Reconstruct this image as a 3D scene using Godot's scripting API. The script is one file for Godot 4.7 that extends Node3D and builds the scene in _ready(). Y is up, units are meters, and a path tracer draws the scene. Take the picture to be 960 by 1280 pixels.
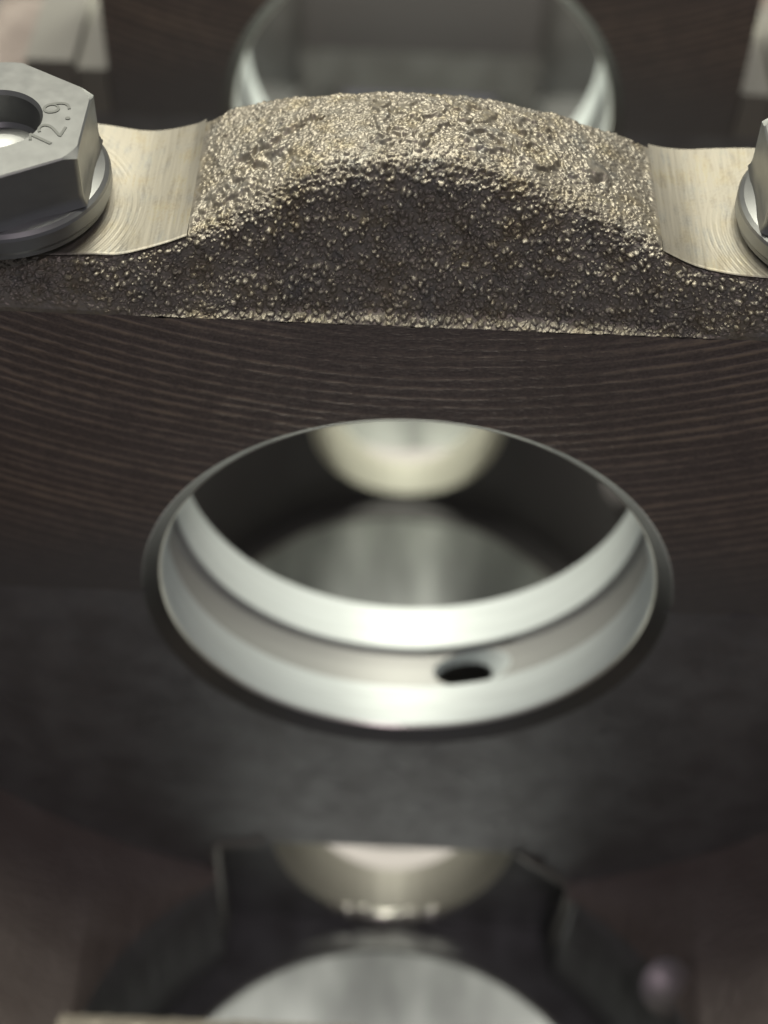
extends Node3D
# A close-up of an upturned engine block: main bearing cap, its two bolts, the crankshaft bore with its bearing shells.
# All sizes in the code are millimetres; K turns them into metres. The crankshaft axis is the z axis, y is up, the front face of the cap is z = 0.

const K := 0.001
const BULK := 96.0          # from one bulkhead to the next
const THICK := 22.5         # thickness of a bulkhead
const HOUSING := 32.0       # bore in cap and block
const SHELL := 29.9         # inside of the bearing shells

var M := {}
var grain := FastNoiseLite.new()
var grain_fine := FastNoiseLite.new()
var lumps := FastNoiseLite.new()
var scratch := FastNoiseLite.new()

var edge_y := [Vector2(-56, 50.9), Vector2(-36.8, 50.8), Vector2(-32.8, 51.0), Vector2(-30, 51.0), Vector2(-26, 51.9), Vector2(-22.6, 53.0), Vector2(-17.9, 55.1), Vector2(-14, 57.3), Vector2(-10.2, 59.15), Vector2(-6.5, 60.0), Vector2(-1.2, 60.4), Vector2(3.3, 60.2), Vector2(8, 59.0), Vector2(12.8, 57.1), Vector2(17.6, 55.5), Vector2(21.6, 54.0), Vector2(23.6, 53.1), Vector2(26.7, 52.0), Vector2(30, 51.6), Vector2(33.8, 51.4), Vector2(56, 51.2)]
var edge_z := [Vector2(-56, -2.2), Vector2(-31, -2.5), Vector2(-27, -3.0), Vector2(-23, -3.8), Vector2(-18, -5.0), Vector2(-12, -6.0), Vector2(0, -6.5), Vector2(12, -6.0), Vector2(18, -5.0), Vector2(23, -3.8), Vector2(27, -3.0), Vector2(31, -2.5), Vector2(56, -2.2)]
var back_y := [Vector2(-56, 51.7), Vector2(-35.2, 51.7), Vector2(-29.3, 51.1), Vector2(-24.5, 52.2), Vector2(-23, 53.1), Vector2(-19.7, 54.8), Vector2(-15.5, 56.0), Vector2(-10.5, 56.8), Vector2(-3.1, 57.3), Vector2(1.9, 57.4), Vector2(6.9, 56.7), Vector2(13.6, 55.3), Vector2(18.9, 53.6), Vector2(23.3, 51.9), Vector2(26.8, 51.4), Vector2(30.9, 51.7), Vector2(34.7, 51.9), Vector2(56, 51.9)]
const CAPW := 49.5          # half width of the cap
const ARCH := 23.3          # half width of the rough arch between the two machined shoulders


func _ready() -> void:
	# ---- camera
	var cam := Camera3D.new()
	cam.name = "camera"
	cam.position = Vector3(-1.9, 154.5, 117.9) * K
	cam.basis = Basis(Vector3.UP, deg_to_rad(0.56)) * Basis(Vector3.RIGHT, deg_to_rad(-49.46)) * Basis(Vector3.BACK, deg_to_rad(1.9))
	cam.fov = 35.5
	cam.near = 0.01
	cam.far = 20.0
	var lens := CameraAttributesPhysical.new()
	lens.frustum_focal_length = 56.2
	lens.frustum_focus_distance = 0.157
	lens.exposure_aperture = 15.5
	cam.attributes = lens
	add_child(cam)
	cam.fov = 35.5

	# ---- surroundings: a dim workshop, no sky in view
	var env := Environment.new()
	env.background_mode = Environment.BG_COLOR
	env.background_color = Color(0.130, 0.127, 0.138).linear_to_srgb()
	env.tonemap_mode = Environment.TONE_MAPPER_LINEAR
	env.tonemap_exposure = 1.0
	env.sdfgi_enabled = true
	env.ssao_enabled = true
	env.ssil_enabled = true
	var we := WorldEnvironment.new()
	we.name = "surroundings"
	we.environment = env
	add_child(we)

	# ---- lamps: a large work lamp above and behind the cap, and unseen fills added in the far bay and under the open cylinders
	area_lamp("work_lamp", Vector3(-50, 465, -190), Vector3(0, 0, -20), Vector2(420, 190), 0.34, Color(1.0, 0.985, 0.91))
	area_lamp("ceiling_lamp", Vector3(70, 480, 260), Vector3(0, 0, 0), Vector2(56, 56), 0.02, Color(1.0, 0.92, 0.96))
	area_lamp("bay_fill", Vector3(0, 50, -182), Vector3(0, -84, -109), Vector2(36, 20), 0.022, Color(1.0, 1.0, 0.92))  # added fill, out of view in the far bay, brightens the window floor
	area_lamp("cylinder_fill", Vector3(0, -330, 37), Vector3(0, 0, 37), Vector2(150, 60), 0.0095, Color(1.0, 0.995, 0.96))  # added unseen lights below, one per cylinder, brighten the walls
	area_lamp("cylinder_fill", Vector3(0, -330, -59), Vector3(0, 0, -59), Vector2(150, 60), 0.0006, Color(1.0, 0.995, 0.96))

	area_lamp("cylinder_fill", Vector3(0, -330, -155), Vector3(0, 0, -155), Vector2(150, 60), 0.03, Color(1.0, 1.0, 0.92))
	noises()
	materials()

	# ---- the block
	engine_block()
	# ---- caps, shells, bolts
	var cap := main_cap()
	var cap2 := copy(cap, Vector3(0, 0, -BULK))
	tag(cap2, "dark blurred main bearing cap on the next bulkhead behind the lit rough cap", "bearing cap", "main bearing caps")
	var low := bearing_shell(true)
	var up := bearing_shell(false)
	tag(copy(low, Vector3(0, 0, -BULK)), "blurred lower bearing shell in the far bore behind the rough cap", "bearing shell", "bearing shells")
	tag(copy(up, Vector3(0, 0, -BULK)), "blurred upper bearing shell in the far bore behind the rough cap", "bearing shell", "bearing shells")
	var bolt := hex_bolt()
	var bolt2 := copy(bolt, Vector3(41.6, 51.75, -10.1))
	tag(bolt2, "grey steel flange bolt at the right edge, right of the rough arch", "bolt", "main cap bolts")
	near_lug()


# ------------------------------------------------------------------ helpers

func area_lamp(called: String, at: Vector3, to: Vector3, size: Vector2, energy: float, color: Color) -> void:
	var a := AreaLight3D.new()
	a.name = called
	a.area_size = size * K
	a.light_energy = energy
	a.light_color = color
	a.shadow_enabled = true
	a.area_range = 5.0
	a.area_attenuation = 2.0
	add_child(a, true)
	var d := (to - at).normalized()
	a.look_at_from_position(at * K, to * K, Vector3.UP if absf(d.y) < 0.99 else Vector3.BACK)


func tag(o: Node, label: String, category: String, group := "", kind := "") -> void:
	o.set_meta("label", label)
	o.set_meta("category", category)
	if group:
		o.set_meta("group", group)
	if kind:
		o.set_meta("kind", kind)


func thing(called: String, at: Vector3, label: String, category: String, group := "") -> Node3D:
	var o := Node3D.new()
	o.name = called
	add_child(o, true)
	o.position = at * K
	tag(o, label, category, group)
	return o


var taken := {}

func copy(o: Node3D, at: Vector3) -> Node3D:
	var c: Node3D = o.duplicate()
	taken[o.name] = taken.get(o.name, 0) + 1
	c.name = "%s_%03d" % [o.name, taken[o.name]]
	add_child(c)
	c.position = at * K
	return c


func part(called: String, mesh: Mesh, mat: Material, parent: Node) -> MeshInstance3D:
	var o := MeshInstance3D.new()
	o.name = called
	o.mesh = mesh
	o.material_override = mat
	parent.add_child(o, true)
	return o


func itp(t: Array, x: float) -> float:
	var n := t.size()
	if x <= t[0].x:
		return t[0].y
	for i in range(n - 1):
		if x <= t[i + 1].x:
			var f: float = (x - t[i].x) / (t[i + 1].x - t[i].x)
			var a: Vector2 = t[maxi(i - 1, 0)]
			var b: Vector2 = t[i]
			var c: Vector2 = t[i + 1]
			var d: Vector2 = t[mini(i + 2, n - 1)]
			var h := c.x - b.x
			var m0: float = 0.0 if i == 0 else (c.y - a.y) / (c.x - a.x) * h
			var m1: float = 0.0 if i + 2 >= n else (d.y - b.y) / (d.x - b.x) * h
			var f2 := f * f
			var f3 := f2 * f
			return (2 * f3 - 3 * f2 + 1) * b.y + (f3 - 2 * f2 + f) * m0 + (3 * f2 - 2 * f3) * c.y + (f3 - f2) * m1
	return t[n - 1].y


# A grid of nu x nv cells over fn(u, v), u and v from 0 to 1; outward is Pu x Pv, or the other way with flip.
func grid(nu: int, nv: int, fn: Callable, flip := false, colors = null) -> ArrayMesh:
	var w := nu + 3
	var h := nv + 3
	var g := PackedVector3Array()
	g.resize(w * h)
	for j in h:
		var v := float(j - 1) / nv
		for i in w:
			g[j * w + i] = fn.call(float(i - 1) / nu, v)
	var p := PackedVector3Array()
	var nrm := PackedVector3Array()
	var uv := PackedVector2Array()
	var col := PackedColorArray()
	var idx := PackedInt32Array()
	var vw := nu + 1
	p.resize(vw * (nv + 1))
	nrm.resize(p.size())
	uv.resize(p.size())
	if colors != null:
		col.resize(p.size())
	idx.resize(nu * nv * 6)
	var s := -1.0 if flip else 1.0
	for j in nv + 1:
		for i in vw:
			var c := (j + 1) * w + i + 1
			var k := j * vw + i
			p[k] = g[c] * K
			nrm[k] = ((g[c + 1] - g[c - 1]).cross(g[c + w] - g[c - w]) * s).normalized()
			uv[k] = Vector2(float(i) / nu, float(j) / nv)
			if colors != null:
				col[k] = colors.call(g[c])
	var q := 0
	for j in nv:
		for i in nu:
			var a := j * vw + i
			var b := a + 1
			var c := a + vw
			var d := c + 1
			var six: Array = [a, b, d, a, d, c] if flip else [a, d, b, a, c, d]
			for e in 6:
				idx[q + e] = six[e]
			q += 6
	var arr := []
	arr.resize(Mesh.ARRAY_MAX)
	arr[Mesh.ARRAY_VERTEX] = p
	arr[Mesh.ARRAY_NORMAL] = nrm
	arr[Mesh.ARRAY_TEX_UV] = uv
	if colors != null:
		arr[Mesh.ARRAY_COLOR] = col
	arr[Mesh.ARRAY_INDEX] = idx
	var m := ArrayMesh.new()
	m.add_surface_from_arrays(Mesh.PRIMITIVE_TRIANGLES, arr)
	return m


# Flat-sided faces: lists of quads (four corners in order round the outside, counter-clockwise seen from outside)
func quads(list: Array, st: SurfaceTool = null) -> SurfaceTool:
	if st == null:
		st = SurfaceTool.new()
		st.begin(Mesh.PRIMITIVE_TRIANGLES)
	for c in list:
		var n: Vector3 = (c[1] - c[0]).cross(c[2] - c[0]).normalized()
		for k in [0, 2, 1, 0, 3, 2]:
			st.set_normal(n)
			st.set_uv(Vector2(c[k].x, c[k].y))
			st.add_vertex(c[k] * K)
	return st


# A turned profile of (radius, height) points, sharp at each point: one smooth band per segment. axis: 0 = round y, 1 = round z
func lathe(profile: Array, from: float, to: float, n: int, axis := 0, inside := false) -> ArrayMesh:
	var st := SurfaceTool.new()
	st.begin(Mesh.PRIMITIVE_TRIANGLES)
	for k in profile.size() - 1:
		var a: Vector2 = profile[k]
		var b: Vector2 = profile[k + 1]
		var d := b - a
		if d.length() < 1e-5:
			continue
		var nn := Vector2(d.y, -d.x).normalized()    # to the right of the direction of travel
		for i in n:
			var t0 := lerpf(from, to, float(i) / n)
			var t1 := lerpf(from, to, float(i + 1) / n)
			var ring := [[a, t0], [b, t0], [b, t1], [a, t1]]
			for e in [0, 1, 2, 0, 2, 3]:
				var r: Vector2 = ring[e][0]
				var t: float = ring[e][1]
				st.set_normal(turned(nn.x, nn.y, t, axis))
				st.set_uv(Vector2(t, float(k)))
				st.add_vertex(turned(r.x, r.y, t, axis) * K)
	var m := st.commit()
	return oriented(m)


func turned(r: float, h: float, t: float, axis: int) -> Vector3:
	if axis == 0:
		return Vector3(r * cos(t), h, r * sin(t))
	return Vector3(r * cos(t), r * sin(t), h)


# Turns every triangle so that its winding agrees with its normals (clockwise from outside)
func oriented(m: ArrayMesh) -> ArrayMesh:
	var arr := m.surface_get_arrays(0)
	var p: PackedVector3Array = arr[Mesh.ARRAY_VERTEX]
	var n: PackedVector3Array = arr[Mesh.ARRAY_NORMAL]
	var idx := PackedInt32Array()
	var src = arr[Mesh.ARRAY_INDEX]
	if src == null:
		src = PackedInt32Array(range(p.size()))
	for i in range(0, src.size(), 3):
		var a: int = src[i]
		var b: int = src[i + 1]
		var c: int = src[i + 2]
		if (p[b] - p[a]).cross(p[c] - p[a]).dot(n[a] + n[b] + n[c]) > 0.0:
			idx.append_array([a, c, b])
		else:
			idx.append_array([a, b, c])
	arr[Mesh.ARRAY_INDEX] = idx
	var o := ArrayMesh.new()
	o.add_surface_from_arrays(Mesh.PRIMITIVE_TRIANGLES, arr)
	return o


func noises() -> void:
	grain.seed = 11
	grain.noise_type = FastNoiseLite.TYPE_CELLULAR
	grain.cellular_return_type = FastNoiseLite.RETURN_DISTANCE
	grain.cellular_distance_function = FastNoiseLite.DISTANCE_EUCLIDEAN
	grain.fractal_type = FastNoiseLite.FRACTAL_NONE
	grain.frequency = 1.0
	grain_fine.seed = 5
	grain_fine.noise_type = FastNoiseLite.TYPE_SIMPLEX_SMOOTH
	grain_fine.fractal_type = FastNoiseLite.FRACTAL_FBM
	grain_fine.fractal_octaves = 2
	grain_fine.frequency = 1.0
	lumps.seed = 23
	lumps.noise_type = FastNoiseLite.TYPE_SIMPLEX_SMOOTH
	lumps.fractal_type = FastNoiseLite.FRACTAL_FBM
	lumps.fractal_octaves = 3
	lumps.frequency = 0.16
	scratch.seed = 41
	scratch.noise_type = FastNoiseLite.TYPE_SIMPLEX_SMOOTH
	scratch.fractal_type = FastNoiseLite.FRACTAL_FBM
	scratch.fractal_octaves = 3
	scratch.frequency = 1.0


# ------------------------------------------------------------------ materials

func metal(called: String, color: Color, rough: float, metallic: float, spec := 0.5) -> StandardMaterial3D:
	var m := StandardMaterial3D.new()
	m.resource_name = called
	m.albedo_color = color.linear_to_srgb()
	m.roughness = rough
	m.metallic = metallic
	m.metallic_specular = spec
	return m


func noise_tex(size: int, freq: float, lo: Color, hi: Color, sd: int, cell := false, normal := false) -> NoiseTexture2D:
	var n := FastNoiseLite.new()
	n.seed = sd
	n.noise_type = FastNoiseLite.TYPE_CELLULAR if cell else FastNoiseLite.TYPE_SIMPLEX_SMOOTH
	n.frequency = freq
	n.fractal_octaves = 4
	var t := NoiseTexture2D.new()
	t.width = size
	t.height = size
	t.seamless = true
	t.noise = n
	var r := Gradient.new()
	r.colors = PackedColorArray([lo, hi])
	r.offsets = PackedFloat32Array([0.15, 0.85])
	t.color_ramp = r
	t.as_normal_map = normal
	return t


func triplanar(m: StandardMaterial3D, per_mm: float) -> void:
	m.uv1_triplanar = true
	m.uv1_world_triplanar = true
	m.uv1_scale = Vector3.ONE * per_mm / K


func materials() -> void:
	M.cast = metal("rough cast iron", Color(0.295, 0.268, 0.225), 0.43, 0.5)
	M.cast.vertex_color_use_as_albedo = true
	M.shoulder = metal("machined iron shoulder", Color(0.385, 0.36, 0.305), 0.5, 0.7)
	M.shoulder.vertex_color_use_as_albedo = true
	M.face = metal("milled iron face", Color(1, 1, 1), 0.5, 0.55)
	var ft := face_textures()
	M.face.albedo_texture = ft[0]
	M.face.heightmap_enabled = true
	M.face.heightmap_texture = ft[1]
	M.face.heightmap_scale = 0.014
	M.face.roughness_texture = noise_tex(512, 0.006, Color(0.7, 0.7, 0.7), Color(1.1, 1.1, 1.1), 61)
	M.chamfer = metal("machined iron edge", Color(0.16, 0.158, 0.152), 0.34, 0.85)
	M.shell = metal("bearing metal", Color(0.72, 0.775, 0.79), 0.45, 0.2, 0.4)
	var st := noise_tex(512, 0.01, Color(0.9, 0.9, 0.9), Color(1, 1, 1), 3)
	M.shell.albedo_texture = st
	M.shell.uv1_triplanar = true
	M.shell.uv1_world_triplanar = true
	M.shell.uv1_scale = Vector3(0.012, 0.012, 0.35) / K
	M.groove = metal("oil groove", Color(0.37, 0.375, 0.372), 0.45, 0.3)
	M.shell_edge = metal("bearing shell rim", Color(0.8, 0.78, 0.72), 0.3, 0.9)
	M.steel = metal("bolt steel", Color(0.30, 0.307, 0.305), 0.43, 0.9)
	M.steel.albedo_texture = noise_tex(512, 0.012, Color(0.95, 0.95, 0.95), Color(1, 1, 1), 9)
	M.steel.roughness_texture = noise_tex(512, 0.02, Color(0.92, 0.92, 0.92), Color(1, 1, 1), 10)
	triplanar(M.steel, 0.06)
	M.stamp = metal("stamped steel", Color(0.16, 0.165, 0.16), 0.55, 0.7)
	M.block = metal("oiled block casting", Color(0.26, 0.265, 0.27), 0.5, 0.5)
	M.block.albedo_texture = noise_tex(512, 0.006, Color(0.88, 0.87, 0.87), Color(1, 1, 1), 17)
	M.block.heightmap_enabled = true
	M.block.heightmap_texture = noise_tex(512, 0.05, Color.BLACK, Color.WHITE, 18)
	M.block.heightmap_scale = 0.004
	triplanar(M.block, 0.03)
	M.block.roughness_texture = noise_tex(512, 0.01, Color(0.65, 0.65, 0.65), Color(1, 1, 1), 62)
	M.bay = metal("rough bay casting", Color(0.33, 0.285, 0.265), 0.5, 0.5)
	M.bay.albedo_texture = M.block.albedo_texture
	M.bay.heightmap_enabled = true
	M.bay.heightmap_texture = M.block.heightmap_texture
	M.bay.heightmap_scale = 0.02
	triplanar(M.bay, 0.03)
	M.rail = metal("machined block rail", Color(0.32, 0.31, 0.29), 0.45, 0.7)
	M.pit = metal("shade-dark casting", Color(0.13, 0.125, 0.13), 0.6, 0.2, 0.15)  # dark colour paints shade onto the relief shelf and the far recess
	M.ledge_dim = metal("shaded cast ledge", Color(0.27, 0.26, 0.235), 0.5, 0.2)  # darker copy of the ledge colour, shade painted in
	M.lip = metal("bright machined lip", Color(0.38, 0.355, 0.365), 0.5, 0.2)  # pale colour stands for light falling behind the front window
	M.bead = metal("glint casting beads", Color(0.62, 0.6, 0.57), 0.26, 0.9)  # bright metal colour gives the casting bumps their glints
	M.gloss = metal("oily boss", Color(0.20, 0.188, 0.19), 0.36, 0.9)
	M.ledge = metal("lit cast ledge", Color(0.58, 0.57, 0.50), 0.6, 0.1)  # lighter copy of the ledge colour, light painted in
	M.liner = metal("honed cylinder wall", Color(0.66, 0.68, 0.64), 0.4, 0.8)
	M.liner.albedo_texture = noise_tex(512, 0.012, Color(0.62, 0.62, 0.62), Color(1, 1, 1), 33)
	M.liner.uv1_triplanar = true
	M.liner.uv1_world_triplanar = true
	M.liner.uv1_scale = Vector3(0.011, 0.002, 0.011) / K


# The milled front face: arcs left by a face mill 100 mm in radius, about 1.2 mm apart, broken and uneven like the photograph's
func face_textures() -> Array:
	var w := 1536
	var h := 768
	var col := PackedByteArray()
	var hei := PackedByteArray()
	col.resize(w * h * 3)
	hei.resize(w * h)
	for j in h:
		var y := 62.0 * (1.0 - (j + 0.5) / h)
		for i in w:
			var x := (i + 0.5) / w * 110.0 - 55.0
			var dx := x - 0.5
			var dy := y - 139.0
			var r := sqrt(dx * dx + dy * dy)
			var along := atan2(dx, -dy) * 100.0
			var wob := scratch.get_noise_2d(along * 0.02, r * 0.08) * 0.45
			var ph := (r + wob) / 1.42 + 0.35 * scratch.get_noise_2d(r * 0.5, 77.0)
			var line := pow(0.5 + 0.5 * cos(ph * TAU), 3.4)
			var broken := clampf(0.45 + 1.3 * scratch.get_noise_3d(along * 0.35, floor(ph) * 7.3, 4.0), 0.0, 1.0)
			var zone := clampf(0.45 + 0.5 * smoothstep(12.0, 30.0, absf(dx)) + 0.8 * scratch.get_noise_3d(along * 0.03, r * 0.09, 9.0), 0.12, 1.0)
			var fine := scratch.get_noise_3d(along * 0.55, r * 6.0, 1.0)
			var speck := scratch.get_noise_3d(x * 2.2, y * 2.2, 30.0)
			var hh := line * (0.35 + 0.65 * broken) * zone * (1.0 - 0.75 * smoothstep(18.0, 2.0, y))
			hei[j * w + i] = int(clampf(0.25 + 0.55 * hh + 0.22 * fine + 0.1 * speck, 0.0, 1.0) * 255.0)
			var t := clampf(0.62 * hh + 0.2 * fine + 0.14 * speck, -0.25, 0.75)
			var low := smoothstep(20.0, 1.0, y)
			var base := Color(0.475, 0.437, 0.42).lerp(Color(0.475, 0.468, 0.465), low)
			t *= 1.0 - 0.7 * low
			var c := base * (1.0 + t * 0.9)
			c = c.lerp(Color(0.66, 0.58, 0.47), clampf(t * 0.9, 0.0, 0.7))
			var q := (j * w + i) * 3
			col[q] = int(clampf(c.r, 0, 1) * 255)
			col[q + 1] = int(clampf(c.g, 0, 1) * 255)
			col[q + 2] = int(clampf(c.b, 0, 1) * 255)
	return [ImageTexture.create_from_image(Image.create_from_data(w, h, false, Image.FORMAT_RGB8, col)), ImageTexture.create_from_image(Image.create_from_data(w, h, false, Image.FORMAT_L8, hei))]


# ------------------------------------------------------------------ the cap

# The cap's raw outline: t 0..1 up the front from the milled ledge to the arch edge, 1..2 over the top to the back edge
func cap_base(x: float, t: float) -> Vector3:
	var ey := itp(edge_y, x)
	var ez := itp(edge_z, x)
	if t < 1.0:
		var f: float
		if t < 0.0:
			f = t * 2.0
		else:
			var dip := 0.23 * smoothstep(33.0, 24.0, absf(x))
			f = dip * sin(t / 0.09 * PI / 2.0) if t < 0.09 else dip + (1.0 - dip) * (t - 0.09) / 0.91
		var p := Vector3(x, lerpf(45.2, ey, t), ez * f)
		if t > 0.86:
			var k := (t - 0.86) / 0.14
			p.z -= 0.7 * k * k
			p.y -= 0.25 * k * k
		return p
	var s := t - 1.0
	var q := Vector3(x, lerpf(ey, itp(back_y, x), s) + 0.7 * sin(clampf(s, 0, 1) * PI) * smoothstep(24.0, 14.0, absf(x)), lerpf(ez - 0.7, -THICK, s))
	if s < 0.16:
		var k2 := 1.0 - s / 0.16
		q.y -= 0.25 * k2 * k2
	if s > 0.94:
		q.y -= pow((s - 0.94) / 0.06, 2.0) * 0.5
	return q


func seg(p: Vector2, a: Vector2, b: Vector2) -> float:
	var d := b - a
	return p.distance_to(a + d * clampf((p - a).dot(d) / d.length_squared(), 0.0, 1.0))


func ring(p: Vector2, c: Vector2, rx: float, rz: float, w: float) -> float:
	var q := Vector2((p.x - c.x) / rx, (p.y - c.y) / rz)
	return absf(q.length() - 1.0) * minf(rx, rz) - w


# Worn cast-in marks on top of the arch, as height in mm over (x, z)
func cast_marks(x: float, z: float) -> float:
	var p := Vector2(x, z) + Vector2(grain_fine.get_noise_2d(x * 0.5, z * 0.5), grain_fine.get_noise_2d(x * 0.5 + 30.0, z * 0.5)) * 0.9
	var h := 0.0
	# a torn crevice with a lip behind it, left
	var d := seg(p, Vector2(-18.2, -12.6), Vector2(-10.6, -16.2))
	var taper := clampf((-10.0 - x) / 4.0, 0.15, 1.0)
	h -= 0.95 * exp(-pow(d / (0.5 * taper + 0.12), 2.0))
	h += 0.4 * exp(-pow(seg(p, Vector2(-17.6, -13.8), Vector2(-12.0, -16.6)) / 0.6, 2.0))
	d = seg(p, Vector2(-16.9, -10.4), Vector2(-14.3, -10.8))
	h -= 0.6 * exp(-pow(d / 0.5, 2.0))
	h += 0.45 * exp(-pow(seg(p, Vector2(-17.2, -11.8), Vector2(-13.4, -12.4)) / 0.5, 2.0))
	h += 0.5 * smoothstep(0.35, -0.1, ring(p, Vector2(-19.4, -8.6), 1.6, 1.1, 0.2))
	h += 0.35 * smoothstep(0.35, -0.1, ring(p, Vector2(-18.2, -10.9), 1.1, 0.9, 0.2))
	# the upright stroke
	h += 0.5 * smoothstep(0.75, 0.3, seg(p, Vector2(-4.9, -19.4), Vector2(-4.4, -10.6)))
	h += 0.45 * smoothstep(0.6, 0.25, seg(p, Vector2(-5.4, -10.4), Vector2(-3.2, -10.0)))
	# a closed letter with two legs
	h += 0.5 * smoothstep(0.4, -0.1, ring(p, Vector2(-0.6, -17.2), 2.0, 2.1, 0.35))
	h += 0.55 * smoothstep(0.65, 0.25, seg(p, Vector2(1.3, -13.4), Vector2(-0.6, -9.4)))
	h += 0.5 * smoothstep(0.65, 0.25, seg(p, Vector2(-2.7, -12.6), Vector2(-1.2, -9.3)))
	# two figures of two rings each
	h += 0.55 * smoothstep(0.4, -0.1, ring(p, Vector2(4.6, -17.2), 1.5, 1.9, 0.3))
	h += 0.55 * smoothstep(0.4, -0.1, ring(p, Vector2(5.6, -11.9), 1.9, 2.1, 0.35))
	h += 0.55 * smoothstep(0.4, -0.1, ring(p, Vector2(10.4, -17.0), 1.5, 1.7, 0.3))
	h += 0.55 * smoothstep(0.4, -0.1, ring(p, Vector2(10.5, -11.9), 1.8, 1.9, 0.35))
	# a round sprue stub with a pit in front
	d = p.distance_to(Vector2(16.4, -11.9))
	h += 1.1 * smoothstep(1.9, 0.9, d)
	h -= 0.7 * exp(-pow(p.distance_to(Vector2(17.2, -10.4)) / 0.7, 2.0))
	h += 0.4 * smoothstep(0.4, 0.0, ring(p, Vector2(16.2, -12.0), 1.9, 1.9, 0.2))
	return h


func cap_rough(x: float, t: float) -> Vector3:
	var p := cap_base(x, t)
	var nf := Vector3(0, 0.25, 0.97)
	var nt := Vector3(-signf(x) * 0.0, 0.98, -0.15)
	var n := nf.lerp(nt, smoothstep(0.82, 1.12, t)).normalized()
	var q := p * 1.3 + Vector3(3.1, 0.7, 1.9)
	q += Vector3(grain_fine.get_noise_3dv(p * 0.7), grain_fine.get_noise_3dv(p * 0.7 + Vector3(50, 0, 0)), grain_fine.get_noise_3dv(p * 0.7 + Vector3(0, 50, 0))) * 0.22
	var d1 := grain.get_noise_3dv(q) + 1.0
	var d2 := grain.get_noise_3dv(q * 1.7 + Vector3(9, 4, 2)) + 1.0
	var b1 := sqrt(maxf(0.0, 0.19 - d1 * d1))
	var b2 := sqrt(maxf(0.0, 0.17 - d2 * d2))
	var big := lumps.get_noise_3dv(p)
	var pick := lumps.get_noise_3dv(p * 3.0 + Vector3(80, 0, 0))
	var front := 1.0 - smoothstep(0.95, 1.15, t)
	var h := maxf(b1 * (0.75 + 0.6 * pick) * lerpf(0.7, 1.25, front), b2 * lerpf(0.42, 0.6, front) * (0.9 - 0.4 * pick)) - 0.08
	h += 0.09 * grain_fine.get_noise_3dv(p * 2.6) + 0.4 * big
	if t > 1.0:
		var mk := 0.68 * cast_marks(x, p.z) * smoothstep(1.0, 1.1, t)
		h = h * (1.0 - 0.75 * clampf(absf(mk) * 1.6, 0.0, 1.0)) * 0.85 + mk
	# die out at the milled ledge and at the shoulders
	h *= smoothstep(-0.03, lerpf(0.012, 0.5, smoothstep(27.0, 35.0, absf(x))), t)
	if t > 1.0:
		h *= smoothstep(ARCH, ARCH - 0.9, absf(x))
	elif absf(x) > ARCH - 1.0:
		h *= lerpf(1.0, smoothstep(1.0, 0.86, t), smoothstep(ARCH - 1.0, ARCH + 0.5, absf(x)))
	var out := p + n * h
	if t < 0.02:
		out.z = minf(out.z, 0.0)
	return out


func cast_color(p: Vector3) -> Color:
	var s := 1.0 + 0.35 * lumps.get_noise_3dv(p * 2.5) + 0.25 * grain_fine.get_noise_3dv(p * 1.4)
	var warm := clampf(0.5 + 0.9 * lumps.get_noise_3dv(p * 1.3 + Vector3(0, 0, 70)), 0.0, 1.0)
	return Color(s * lerpf(0.95, 1.06, warm), s, s * lerpf(1.08, 0.86, warm))


func shoulder_pos(x: float, s: float, side: float) -> Vector3:
	var p := cap_base(x, 1.0 + s)
	p.z = lerpf(itp(edge_z, x) - 0.0, -THICK, s)
	p.y = lerpf(itp(edge_y, x), itp(back_y, x), s)
	if s < 0.015:
		p.y -= 0.1 * pow(1.0 - s / 0.015, 2.0)
	var r := Vector2(x - side * 41.45, p.z + 9.4).length()
	var w := smoothstep(14.6, 12.6, r)
	var across := scratch.get_noise_2d(x * 2.6, p.z * 0.10) * 0.009 + scratch.get_noise_2d(x * 0.9, p.z * 0.03) * 0.016
	var rings := sin(r * TAU / 0.62 + scratch.get_noise_2d(x * 0.3, p.z * 0.3) * 0.4) * 0.010 * (0.5 + scratch.get_noise_2d(x * 0.4, p.z * 0.4)) + sin(r * TAU / 0.27 + x) * 0.004
	p.y += lerpf(across, rings, w)
	return p


func shoulder_color(p: Vector3) -> Color:
	var s := 1.0 + 0.22 * scratch.get_noise_2d(p.x * 1.8, p.z * 0.16) + 0.16 * scratch.get_noise_2d(p.x * 0.35 + 40.0, p.z * 0.2) + 0.12 * grain_fine.get_noise_2d(p.x * 3.0, p.z * 2.0)
	var warm := clampf(0.5 + 0.8 * scratch.get_noise_2d(p.x * 0.2 + 9.0, p.z * 0.2), 0.0, 1.0)
	return Color(s * lerpf(0.96, 1.05, warm), s, s * lerpf(1.08, 0.9, warm))


# Between the bore (radius r0) and the outline above y = 0 at depth z: angle by u, outwards by v
func halo(u: float, v: float, r0: float, z: float, top: Callable, low := 0.06) -> Vector3:
	var half := asin(low / r0)
	var a := lerpf(half, PI - half, clampf(u, 0.0, 1.0))
	var c := Vector2(cos(a), sin(a))
	var inner := c * r0
	var side := CAPW / maxf(absf(c.x), 1e-4)
	var out := c * side
	if out.y > top.call(out.x if absf(out.x) < CAPW else CAPW * signf(c.x)):
		var lo := r0
		var hi := 90.0
		for k in 24:
			var mid := (lo + hi) / 2.0
			if c.y * mid > top.call(c.x * mid):
				hi = mid
			else:
				lo = mid
		out = c * lo
	if u <= 0.0 or u >= 1.0:
		out.y = low
	var q := inner.lerp(out, clampf(v, 0.0, 1.0))
	return Vector3(q.x, q.y, z)


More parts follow.
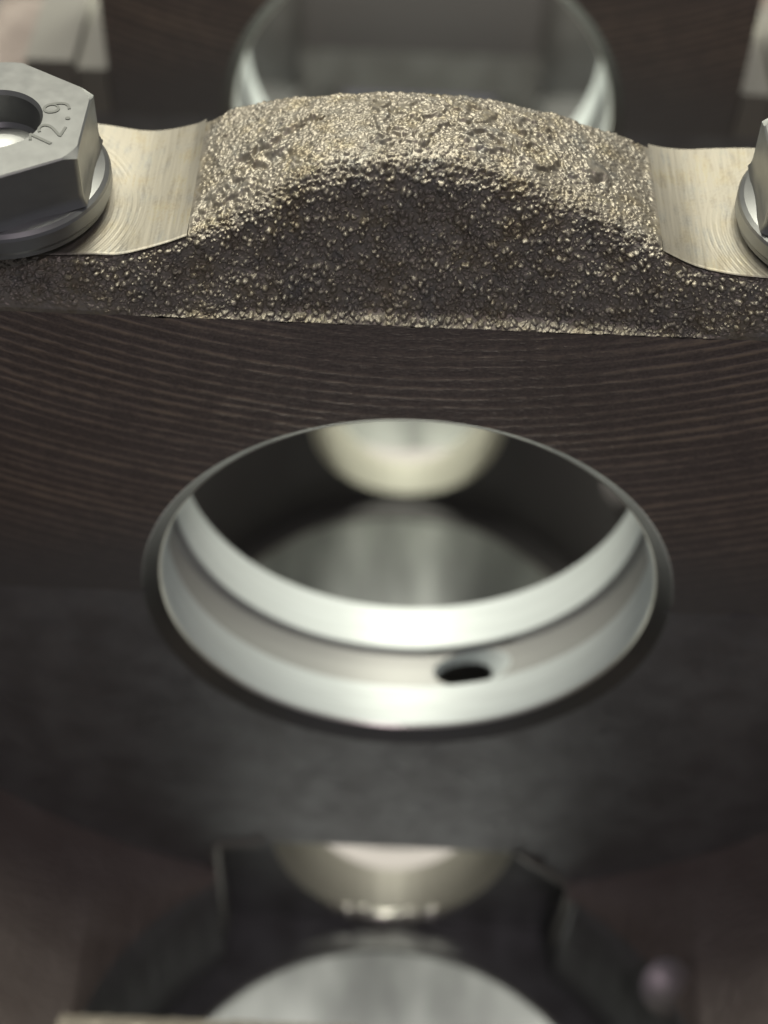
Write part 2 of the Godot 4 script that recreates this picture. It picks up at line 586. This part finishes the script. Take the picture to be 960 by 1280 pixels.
func planar_uv(m: ArrayMesh, x0: float, w: float, y0: float, h: float) -> ArrayMesh:
	var arr := m.surface_get_arrays(0)
	var p: PackedVector3Array = arr[Mesh.ARRAY_VERTEX]
	var uv := PackedVector2Array()
	var nn := PackedVector3Array()
	for v in p:
		uv.append(Vector2((v.x / K - x0) / w, 1.0 - (v.y / K - y0) / h))
		nn.append(Vector3(0, 0, 1))
	arr[Mesh.ARRAY_TEX_UV] = uv
	arr[Mesh.ARRAY_NORMAL] = nn
	var o := ArrayMesh.new()
	o.add_surface_from_arrays(Mesh.PRIMITIVE_TRIANGLES, arr)
	return o


func ledge_line(x: float) -> float:
	return 45.2 + 0.22 * lumps.get_noise_2d(x * 1.2, 3.0) + 0.1 * grain_fine.get_noise_2d(x * 0.9, 8.0)


func main_cap() -> Node3D:
	var o := thing("main_bearing_cap", Vector3.ZERO, "iron main bearing cap with rough cast arch and milled dark front face", "bearing cap", "main bearing caps")
	# milled front face
	var f := grid(420, 6, func(u, v): return halo(u, v, HOUSING, 0.0, ledge_line), true)
	part("milled_face", planar_uv(oriented_to(f, Vector3(0, 0, 1)), -55.0, 110.0, 0.0, 62.0), M.face, o)
	# rough casting: front and arch in one sheet, then the two outer fronts
	part("rough_arch", grid(540, 400, func(u, v): return cap_rough(lerpf(-ARCH, ARCH, u), fit_t(v * 2.04)), false, cast_color), M.cast, o)
	for s in [-1, 1]:
		var a: float = -CAPW if s < 0 else ARCH
		part("rough_front", grid(290, 150, func(u, v): return cap_rough(a + u * (CAPW - ARCH), fit_t(v)), false, cast_color), M.cast, o)
		var sh := grid(340, 210, func(u, v): return shoulder_pos(a + u * (CAPW - ARCH), v, s), false, shoulder_color)
		part("bolt_shoulder", sh, M.shoulder, o)
	# bore edge, back and ends
	part("bore_chamfer", lathe([Vector2(HOUSING, 0.0), Vector2(31.8, -0.12), Vector2(30.15, -1.55), Vector2(30.15, -1.9), Vector2(31.4, -1.9), Vector2(31.4, -THICK)], 0.002, PI - 0.002, 220, 1), M.chamfer, o)
	var b := grid(160, 4, func(u, v): return halo(u, v, 31.4, -THICK, func(x): return itp(back_y, x) - 0.5), false)
	part("back_face", oriented_to(b, Vector3(0, 0, -1)), M.block, o)
	for s in [-1.0, 1.0]:
		var st := quads([[Vector3(s * CAPW, 0.06, 0), Vector3(s * CAPW, 0.06, -THICK), Vector3(s * CAPW, 51.2, -THICK), Vector3(s * CAPW, 51.2, -2.2)] if s > 0 else [Vector3(s * CAPW, 0.06, -THICK), Vector3(s * CAPW, 0.06, 0), Vector3(s * CAPW, 51.0, -2.2), Vector3(s * CAPW, 51.2, -THICK)]])
		part("end_face", st.commit(), M.block, o)
		var jx: float = s * CAPW
		var jst := quads([[Vector3(minf(s * 31.4, jx), 0.06, -THICK), Vector3(maxf(s * 31.4, jx), 0.06, -THICK), Vector3(maxf(s * 31.4, jx), 0.06, 0), Vector3(minf(s * 31.4, jx), 0.06, 0)]])
		part("joint_face", jst.commit(), M.block, o)
	return o


func fit_t(t: float) -> float:
	return t


func oriented_to(m: ArrayMesh, n: Vector3) -> ArrayMesh:
	var arr := m.surface_get_arrays(0)
	var nn := PackedVector3Array()
	nn.resize(arr[Mesh.ARRAY_VERTEX].size())
	nn.fill(n)
	arr[Mesh.ARRAY_NORMAL] = nn
	var o := ArrayMesh.new()
	o.add_surface_from_arrays(Mesh.PRIMITIVE_TRIANGLES, arr)
	return oriented(o)


# ------------------------------------------------------------------ bearing shells

func bearing_shell(lower: bool) -> Node3D:
	var o := thing("bearing_shell", Vector3.ZERO,
		"bright lower bearing shell with oil groove and hole in the near bore" if lower else "upper bearing shell whose thin bright edge lines the top of the near bore", "bearing shell", "bearing shells")
	var a0 := PI + 0.003 if lower else 0.003
	var a1 := TAU - 0.003 if lower else PI - 0.003
	var zf := -1.55
	var z1 := -8.2
	var z2 := -14.6
	var zb := -THICK + 0.6
	var gr := SHELL + 1.25
	part("rim", lathe([Vector2(30.16, zf + 0.02), Vector2(30.1, zf + 0.03), Vector2(SHELL, zf - 0.35)], a0, a1, 260, 1), M.shell_edge, o)
	if lower:
		part("front_land", lathe([Vector2(SHELL, zf - 0.35), Vector2(SHELL, z1 + 0.15), Vector2(SHELL + 0.15, z1)], a0, a1, 260, 1), M.shell, o)
		part("rear_land", lathe([Vector2(SHELL + 0.15, z2), Vector2(SHELL, z2 - 0.15), Vector2(SHELL, zb + 0.2), Vector2(SHELL + 0.2, zb), Vector2(31.4, zb)], a0, a1, 260, 1), M.shell, o)
		# the groove with its oil hole
		var hc := 1.5 * PI + 0.325
		var hw := 0.185
		var gm := lathe([Vector2(SHELL + 0.15, z1), Vector2(gr - 0.3, z1 - 0.1), Vector2(gr, z1 - 0.5), Vector2(gr, z2 + 0.5), Vector2(gr - 0.3, z2 + 0.1), Vector2(SHELL + 0.15, z2)], a0, hc - hw - 0.02, 200, 1)
		var g := part("oil_groove", gm, M.groove, o)
		part("groove_end", lathe([Vector2(SHELL + 0.15, z1), Vector2(gr - 0.3, z1 - 0.1), Vector2(gr, z1 - 0.5), Vector2(gr, z2 + 0.5), Vector2(gr - 0.3, z2 + 0.1), Vector2(SHELL + 0.15, z2)], hc + hw + 0.02, a1, 120, 1), M.groove, g)
		var zc := (z1 + z2) / 2.0
		var rz := 2.95
		var patch := func(u, v):
			var t: float = u * TAU
			var f: float = clampf(v, 0.0, 1.0)
			var inner := Vector2(cos(t) * hw * 0.66 - 0.05, sin(t) * rz * 0.8)
			var outer := Vector2(cos(t) * hw * 0.98, sin(t) * rz)
			var k: float = 1.0 / maxf(absf(cos(t)), absf(sin(t)))
			var sq := Vector2(cos(t) * k * (hw + 0.02), sin(t) * k * (absf(z1 - z2) / 2.0))
			var g2: float = clampf(f / 0.7, 0.0, 1.0)
			var q := inner.lerp(outer, g2) if f < 0.7 else outer.lerp(sq, (f - 0.7) / 0.3)
			var rr: float = gr + 1.9 * (1.0 - g2) * (1.0 - 0.3 * g2)
			if v < 0.0:
				rr = gr + 1.9 - v * 20.0
			return Vector3(cos(hc + q.x) * rr, sin(hc + q.x) * rr, zc + q.y)
		part("groove_patch", oriented_in(grid(96, 6, func(u, v): return patch.call(u, 0.7 + 0.3 * clampf(v, 0.0, 1.0)))), M.groove, g)
		part("hole_rim", oriented_in(grid(96, 16, func(u, v): return patch.call(u, 0.7 * v))), M.shell, g)
		var tube := func(u, v):
			var t: float = u * TAU
			var rr: float = gr + 1.9 + v * 9.0
			var e := Vector2(cos(t) * hw * 0.66 * (1.0 - 0.12 * v) - 0.05, sin(t) * rz * 0.8 * (1.0 - 0.12 * v))
			return Vector3(cos(hc + e.x) * rr, sin(hc + e.x) * rr, zc + e.y)
		part("oil_hole", grid(64, 6, tube), M.chamfer, g)
	else:
		part("running_face", lathe([Vector2(SHELL, zf - 0.35), Vector2(SHELL, zb + 0.2), Vector2(SHELL + 0.2, zb), Vector2(31.4, zb)], a0, a1, 260, 1), M.shell, o)
	return o


# normals towards the z axis
func oriented_in(m: ArrayMesh) -> ArrayMesh:
	var arr := m.surface_get_arrays(0)
	var p: PackedVector3Array = arr[Mesh.ARRAY_VERTEX]
	var n: PackedVector3Array = arr[Mesh.ARRAY_NORMAL]
	for i in n.size():
		if n[i].dot(Vector3(p[i].x, p[i].y, 0)) > 0.0:
			n[i] = -n[i]
	arr[Mesh.ARRAY_NORMAL] = n
	var o := ArrayMesh.new()
	o.add_surface_from_arrays(Mesh.PRIMITIVE_TRIANGLES, arr)
	return oriented(o)


# ------------------------------------------------------------------ bolts

func hex_r(t: float, circum: float) -> float:
	# corners at +z and -z
	var a := fposmod(t - PI / 2.0, PI / 3.0) - PI / 6.0
	return circum * cos(PI / 6.0) / cos(a)


func hex_bolt() -> Node3D:
	var o := thing("flange_bolt", Vector3(-42.1, 51.75, -10.1), "grey steel flange bolt at the left edge, marked 12.9, left of the rough arch", "bolt", "main cap bolts")
	var C := 10.2
	var top := 9.2
	var foot := 3.2
	var rc := C * 0.925
	# top with its round recess
	var tp := func(u, v):
		var t: float = -u * TAU
		var ro := minf(hex_r(t, C) - 0.18, rc)
		var r := lerpf(4.7, ro, clampf(v, 0.0, 1.0))
		return Vector3(r * cos(t), top - 0.03 * pow(v, 8.0), r * sin(t))
	part("head", oriented_to(grid(360, 6, tp), Vector3.UP), M.steel, o)
	var ch := func(u, v):
		var t: float = u * TAU
		var h := hex_r(t, C)
		var r0 := minf(h - 0.18, rc)
		var r := lerpf(r0, h, clampf(v, 0.0, 1.0))
		var drop := (h - r0 - 0.18) * 0.62 + 0.14
		return Vector3(r * cos(t), top - 0.03 - drop * clampf(v, 0.0, 1.0), r * sin(t))
	var hd := part("head_chamfer", oriented_up(grid(720, 3, ch)), M.steel, o)
	for k in 6:
		var side := func(u, v):
			var t: float = PI / 2.0 + (k + u * 0.998 + 0.001) * PI / 3.0
			var h := hex_r(t, C)
			var r0 := minf(h - 0.18, rc)
			var y1 := top - 0.03 - ((h - r0 - 0.18) * 0.62 + 0.14)
			var f: float = clampf(v, 0.0, 1.0)
			var out := 0.35 * pow(clampf(1.0 - f * 5.0, 0.0, 1.0), 2.0)
			return Vector3((h + out) * cos(t), lerpf(foot, y1, f), (h + out) * sin(t))
		part("head_flat", oriented_away(grid(24, 24, side)), M.steel, hd)
	part("recess", lathe([Vector2(4.7, top), Vector2(4.4, top - 0.4), Vector2(4.3, top - 3.5), Vector2(3.9, top - 3.9), Vector2(3.0, top - 4.0), Vector2(0.01, top - 4.7)], 0, TAU, 96, 0), M.steel, o)
	part("flange", lathe([Vector2(8.2, 3.75), Vector2(10.0, 3.05), Vector2(10.4, 2.75), Vector2(10.55, 2.45), Vector2(10.55, 1.15), Vector2(10.35, 0.85), Vector2(10.1, 0.5), Vector2(10.1, 0.05), Vector2(9.0, 0.03)], 0, TAU, 180, 0, true), M.steel, o)
	# the grade mark, stamped round the recess
	var spots := [["1", 31.0, 5.95], ["2", 13.0, 6.1], [".", -4.0, 6.1], ["9", -20.0, 6.2]]
	var mark := Node3D.new()
	mark.name = "grade_mark"
	o.add_child(mark)
	for s in spots:
		var tm := TextMesh.new()
		tm.text = s[0]
		var sf := SystemFont.new()
		sf.font_names = PackedStringArray(["Droid Sans"])
		tm.font = sf
		tm.font_size = 32
		tm.pixel_size = 0.0035 / 32.0
		tm.depth = 0.00016
		tm.curve_step = 1.0
		var mi := part("stamped_figure", tm, M.stamp, mark)
		var a := deg_to_rad(s[1])
		# right = along the rim, away; up = towards the recess
		var up := -Vector3(cos(a), 0, sin(a))
		var right := Vector3(sin(a), 0, -cos(a))
		mi.basis = Basis(right, up, Vector3.UP)
		mi.position = Vector3(cos(a) * s[2], top + 0.0, sin(a) * s[2]) * K
	return o


func oriented_away(m: ArrayMesh) -> ArrayMesh:
	var arr := m.surface_get_arrays(0)
	var p: PackedVector3Array = arr[Mesh.ARRAY_VERTEX]
	var n: PackedVector3Array = arr[Mesh.ARRAY_NORMAL]
	for i in n.size():
		if n[i].dot(Vector3(p[i].x, 0, p[i].z)) < 0.0:
			n[i] = -n[i]
	arr[Mesh.ARRAY_NORMAL] = n
	var o := ArrayMesh.new()
	o.add_surface_from_arrays(Mesh.PRIMITIVE_TRIANGLES, arr)
	return oriented(o)


func oriented_up(m: ArrayMesh) -> ArrayMesh:
	var arr := m.surface_get_arrays(0)
	var n: PackedVector3Array = arr[Mesh.ARRAY_NORMAL]
	for i in n.size():
		if n[i].y < 0.0:
			n[i] = -n[i]
	arr[Mesh.ARRAY_NORMAL] = n
	var o := ArrayMesh.new()
	o.add_surface_from_arrays(Mesh.PRIMITIVE_TRIANGLES, arr)
	return oriented(o)


# ------------------------------------------------------------------ the block

func cut_box(called: String, at: Vector3, size: Vector3, parent: Node, mat: Material, op := CSGShape3D.OPERATION_SUBTRACTION) -> CSGBox3D:
	var b := CSGBox3D.new()
	b.name = called
	b.size = size * K
	b.position = at * K
	b.material = mat
	b.operation = op
	parent.add_child(b, true)
	return b


func cut_round(called: String, at: Vector3, r: float, h: float, along_z: bool, parent: Node, mat: Material, sides := 128, op := CSGShape3D.OPERATION_SUBTRACTION) -> CSGCylinder3D:
	var c := CSGCylinder3D.new()
	c.name = called
	c.radius = r * K
	c.height = h * K
	c.sides = sides
	c.smooth_faces = true
	c.position = at * K
	if along_z:
		c.rotation.x = PI / 2.0
	c.material = mat
	c.operation = op
	parent.add_child(c, true)
	return c


func engine_block() -> void:
	var o := thing("engine_block", Vector3.ZERO, "dark oily engine block with round bores, bays and cylinders under the caps", "engine block")
	var body := CSGCombiner3D.new()
	body.name = "crankcase"
	o.add_child(body)
	var zf := -0.15
	var zlen := 3.0 * BULK + THICK
	# from the near bulkhead's front to the end wall
	cut_box("casting", Vector3(0, -110.06, zf + BULK - zlen / 2.0), Vector3(230, 220, zlen), body, M.block, CSGShape3D.OPERATION_UNION)
	for s in [-1, 1]:
		cut_box("rail", Vector3(s * 93.0, 4.0, zf + BULK - zlen / 2.0), Vector3(44, 8.4, zlen), body, M.block, CSGShape3D.OPERATION_UNION)
		for k in 4:
			var zr := zf + BULK - THICK / 2.0 - BULK * k
			cut_box("register", Vector3(s * 52.2, 4.0, zr), Vector3(4.8, 8.2, THICK), body, M.rail, CSGShape3D.OPERATION_UNION)
			cut_box("cap_seat", Vector3(s * 58.7, 4.6, zr), Vector3(7.6, 9.6, THICK), body, M.rail, CSGShape3D.OPERATION_UNION)
			cut_box("outer_seat", Vector3(s * 67.0, 2.8, zr), Vector3(8.4, 6.0, THICK), body, M.bay, CSGShape3D.OPERATION_UNION)
	for k in 3:
		var zc := zf + BULK - THICK - (BULK - THICK) / 2.0 - BULK * k
		cut_round("bay", Vector3(0, 0, zc), 75.0, BULK - THICK - 0.4, true, body, M.bay, 160)
		cut_round("bay_ends", Vector3(0, 0, zc), 74.7, BULK - THICK, true, body, M.block, 160)
		cut_box("bay_opening", Vector3(0, 20, zc), Vector3(150, 40, BULK - THICK), body, M.bay)
		# the relief round the cylinder mouth: angular where it meets the bulkhead ahead
		cut_round("cylinder_relief", Vector3(0, -80, zc), 43.5, 38, false, body, M.pit if k == 1 else M.block, 128)  # the middle bay gets painted shade, which hides a lit shelf
		if k > 0:
			cut_round("cylinder", Vector3(0, -245, zc), 38.6, 300, false, body, M.block, 128)
			continue
		var cut := CSGPolygon3D.new()
		cut.name = "relief_notch"
		cut.polygon = PackedVector2Array([Vector2(-27, -63) * K, Vector2(-27, -99.1) * K, Vector2(27, -99.1) * K, Vector2(28, -71) * K, Vector2(18.5, -60.9) * K, Vector2(-19, -60.9) * K])
		cut.depth = 30 * K
		cut.position = Vector3(0, 0, zc - (BULK - THICK) / 2.0 - 6.7 + 30.0) * K
		cut.operation = CSGShape3D.OPERATION_SUBTRACTION
		cut.material = M.block
		body.add_child(cut, true)
		cut_round("cylinder", Vector3(0, -245, zc), 38.6, 300, false, body, M.block, 128)
	cut_round("crank_bore", Vector3(0, 0, zf + BULK - zlen / 2.0), HOUSING, zlen + 10, true, body, M.block, 160)
	for sgn in [-1, 1]:
		cut_box("web_pocket", Vector3(sgn * 50.0, -38, zf + BULK - THICK - BULK * 3 - 7.5 + THICK), Vector3(46, 66, 17), body, M.block)
	var rec := CSGPolygon3D.new()
	rec.name = "web_recess"
	rec.polygon = PackedVector2Array([Vector2(-1, -50) * K, Vector2(-1, 2) * K, Vector2(12, 2) * K, Vector2(12, -66) * K, Vector2(0, -50) * K])
	rec.depth = 56 * K
	rec.rotation.y = PI / 2.0
	rec.position = Vector3(28, 0, zf - BULK * 2.0) * K
	rec.operation = CSGShape3D.OPERATION_SUBTRACTION
	rec.material = M.pit  # shade put into the colour, keeps the recess floor dark
	body.add_child(rec)
	for k in 4:
		var zb := zf + BULK - THICK / 2.0 - BULK * k
		# the breather window low in each bulkhead: straight across the top, rounded below
		var win := CSGPolygon3D.new()
		win.name = "breather_window"
		var pts := PackedVector2Array()
		pts.append(Vector2(-18.3, -61) * K)
		pts.append(Vector2(18.3, -61) * K)
		for i in 25:
			var a := -i / 24.0 * PI
			pts.append(Vector2(cos(a) * 19.3, -69.0 + sin(a) * 28.5) * K)
		pts.reverse()
		win.polygon = pts
		win.depth = (THICK + 8) * K
		win.position = Vector3(0, 0, zb - (THICK + 8) / 2.0 + (THICK + 8)) * K
		win.operation = CSGShape3D.OPERATION_SUBTRACTION
		win.material = M.ledge if k == 2 else M.ledge_dim  # lit copy for the far window, shaded copy for the rest
		body.add_child(win, true)
	for k in 3:
		var zc2 := zf + BULK - THICK - (BULK - THICK) / 2.0 - BULK * k
		var lm := lathe([Vector2(38.0, -200), Vector2(38.0, -99.5), Vector2(38.55, -99.0)], 0, TAU, 160, 0)
		var l := part("cylinder_liner", flipped(lm), M.liner, o)
		l.position = Vector3(0, 0, zc2) * K
		var rimm := lathe([Vector2(43.3, -98.9), Vector2(38.7, -98.9)], deg_to_rad(55), deg_to_rad(125), 60, 0)
		part("lit_lip", oriented_to(rimm, Vector3.UP), M.lip, l)  # added pale crescent, reads as a lit patch through the window
	for k in [1, 2]:
		var sad := part("bore_saddle", lathe([Vector2(HOUSING, 0.0), Vector2(31.8, -0.12), Vector2(30.15, -1.55), Vector2(30.15, -1.9), Vector2(31.4, -1.9), Vector2(31.4, -7.6)], PI + 0.002, TAU - 0.002, 220, 1), M.chamfer, o)
		sad.position = Vector3(0, 0, zf - BULK * (k - 1)) * K
	for k in [1, 2]:
		var ga := 1.5 * PI + 0.30
		var gal := cut_box("oil_gallery", Vector3(cos(ga) * 38.0, sin(ga) * 38.0, zf - BULK * (k - 1) - 11.25), Vector3(16, 13.0, 6.0), body, M.block)
		gal.rotation.z = ga
	# oil-wet bosses beside the cylinders, and the burr on the joint line
	for k in 2:
		var dome := func(u, v):
			var rr: float = lerpf(0.01, 4.2, v)
			return Vector3(rr * cos(u * TAU), 1.0 - rr * rr * 0.035, rr * sin(u * TAU))
		var bs := part("oil_boss", oriented_up(grid(40, 16, dome)), M.gloss, o)
		bs.position = Vector3(40.0, -62.6, 19.4 - BULK * k) * K
		bs.rotation = Vector3(deg_to_rad(29), 0, deg_to_rad(-3))
		# pale rods stand for edge light round the notch, and beads of casting, coloured bright for glints, along its window's lower lip
		if k > 0:
			continue
		var zn := zf - BULK * k
		for e in [[Vector2(-27, -62.6), Vector2(-19.5, -60.6)], [Vector2(-27, -63), Vector2(-27, -90)], [Vector2(18.5, -60.8), Vector2(28, -71)], [Vector2(28, -71), Vector2(27.2, -90)]]:
			var lip := lathe([Vector2(0.75, 0.0), Vector2(0.75, e[0].distance_to(e[1]))], 0, TAU, 12)
			var lo := part("notch_lit_edge", lip, M.rail, o)
			var dd: Vector2 = (e[1] - e[0]).normalized()
			lo.basis = Basis(Vector3(dd.y, -dd.x, 0), Vector3(dd.x, dd.y, 0), Vector3(0, 0, 1))
			lo.position = Vector3(e[0].x, e[0].y, zn - 0.2) * K
		var lipf := func(u, v):
			var lx: float = lerpf(-11.5, 11.5, u)
			var c := Vector3(lx, -69.3 - 28.5 * sqrt(1.0 - pow(lx / 19.3, 2.0)), zn - 6.9)
			var a: float = v * PI * 1.5 - 0.4
			var n := Vector3(0, sin(a), cos(a))
			var sw := sin(u * PI)
			var d := grain.get_noise_3dv(c * 0.42 + n * 0.35) + 1.0
			return c + n * (0.5 + 0.6 * sw + 1.5 * sw * sqrt(maxf(0.0, 0.3 - d * d)))
		part("casting_lip", oriented_axis(grid(110, 24, lipf), zn - 6.9), M.bead, o)
	var burr := grid(40, 12, func(u, v): return Vector3(lerpf(39.3, 42.4, u), 0.12 * cos(v * PI) * (0.5 + absf(u - 0.5)), 0.02 + 0.22 * sin(v * PI) * (0.35 + 1.6 * pow(absf(u - 0.5), 1.5)) + 0.05 * grain_fine.get_noise_2d(u * 9.0, v)), true)
	part("joint_burr", oriented_to(burr, Vector3(0, 0.6, 0.8)), M.gloss, o)


# normals away from the lip's own centre line
func oriented_axis(m: ArrayMesh, z: float) -> ArrayMesh:
	var arr := m.surface_get_arrays(0)
	var p: PackedVector3Array = arr[Mesh.ARRAY_VERTEX]
	var n: PackedVector3Array = arr[Mesh.ARRAY_NORMAL]
	for i in n.size():
		var x := p[i].x / K
		var c := Vector3(p[i].x, (-69.3 - 28.5 * sqrt(1.0 - pow(clampf(x, -19.0, 19.0) / 19.3, 2.0))) * K, z * K)
		if n[i].dot(p[i] - c) < 0.0:
			n[i] = -n[i]
	arr[Mesh.ARRAY_NORMAL] = n
	var o := ArrayMesh.new()
	o.add_surface_from_arrays(Mesh.PRIMITIVE_TRIANGLES, arr)
	return oriented(o)


func flipped(m: ArrayMesh) -> ArrayMesh:
	var arr := m.surface_get_arrays(0)
	var n: PackedVector3Array = arr[Mesh.ARRAY_NORMAL]
	for i in n.size():
		n[i] = -n[i]
	arr[Mesh.ARRAY_NORMAL] = n
	var o := ArrayMesh.new()
	o.add_surface_from_arrays(Mesh.PRIMITIVE_TRIANGLES, arr)
	return oriented(o)


# The lit rough edge that just shows along the bottom left of the picture
func near_lug() -> void:
	var o := thing("cast_lug", Vector3(-14, -6.4, 71), "cream lit edge of a rough cast lug at the bottom left edge of the photo", "casting")
	var fn := func(u, v):
		var x: float = lerpf(-10.5, 11.0, u)
		var a: float = lerpf(-0.4, PI + 0.4, v)
		var p := Vector3(x, 47.0 + 3.0 * sin(a), 3.0 - 3.4 * cos(a))
		var h := 0.3 * (0.5 - pow(clampf(grain.get_noise_3dv(p * 1.1) + 1.0, 0, 1.2), 2.0))
		return p + Vector3(0, sin(a), -cos(a)) * h
	part("rough_edge", oriented_lug(grid(140, 50, fn)), M.cast, o)


func oriented_lug(m: ArrayMesh) -> ArrayMesh:
	return m
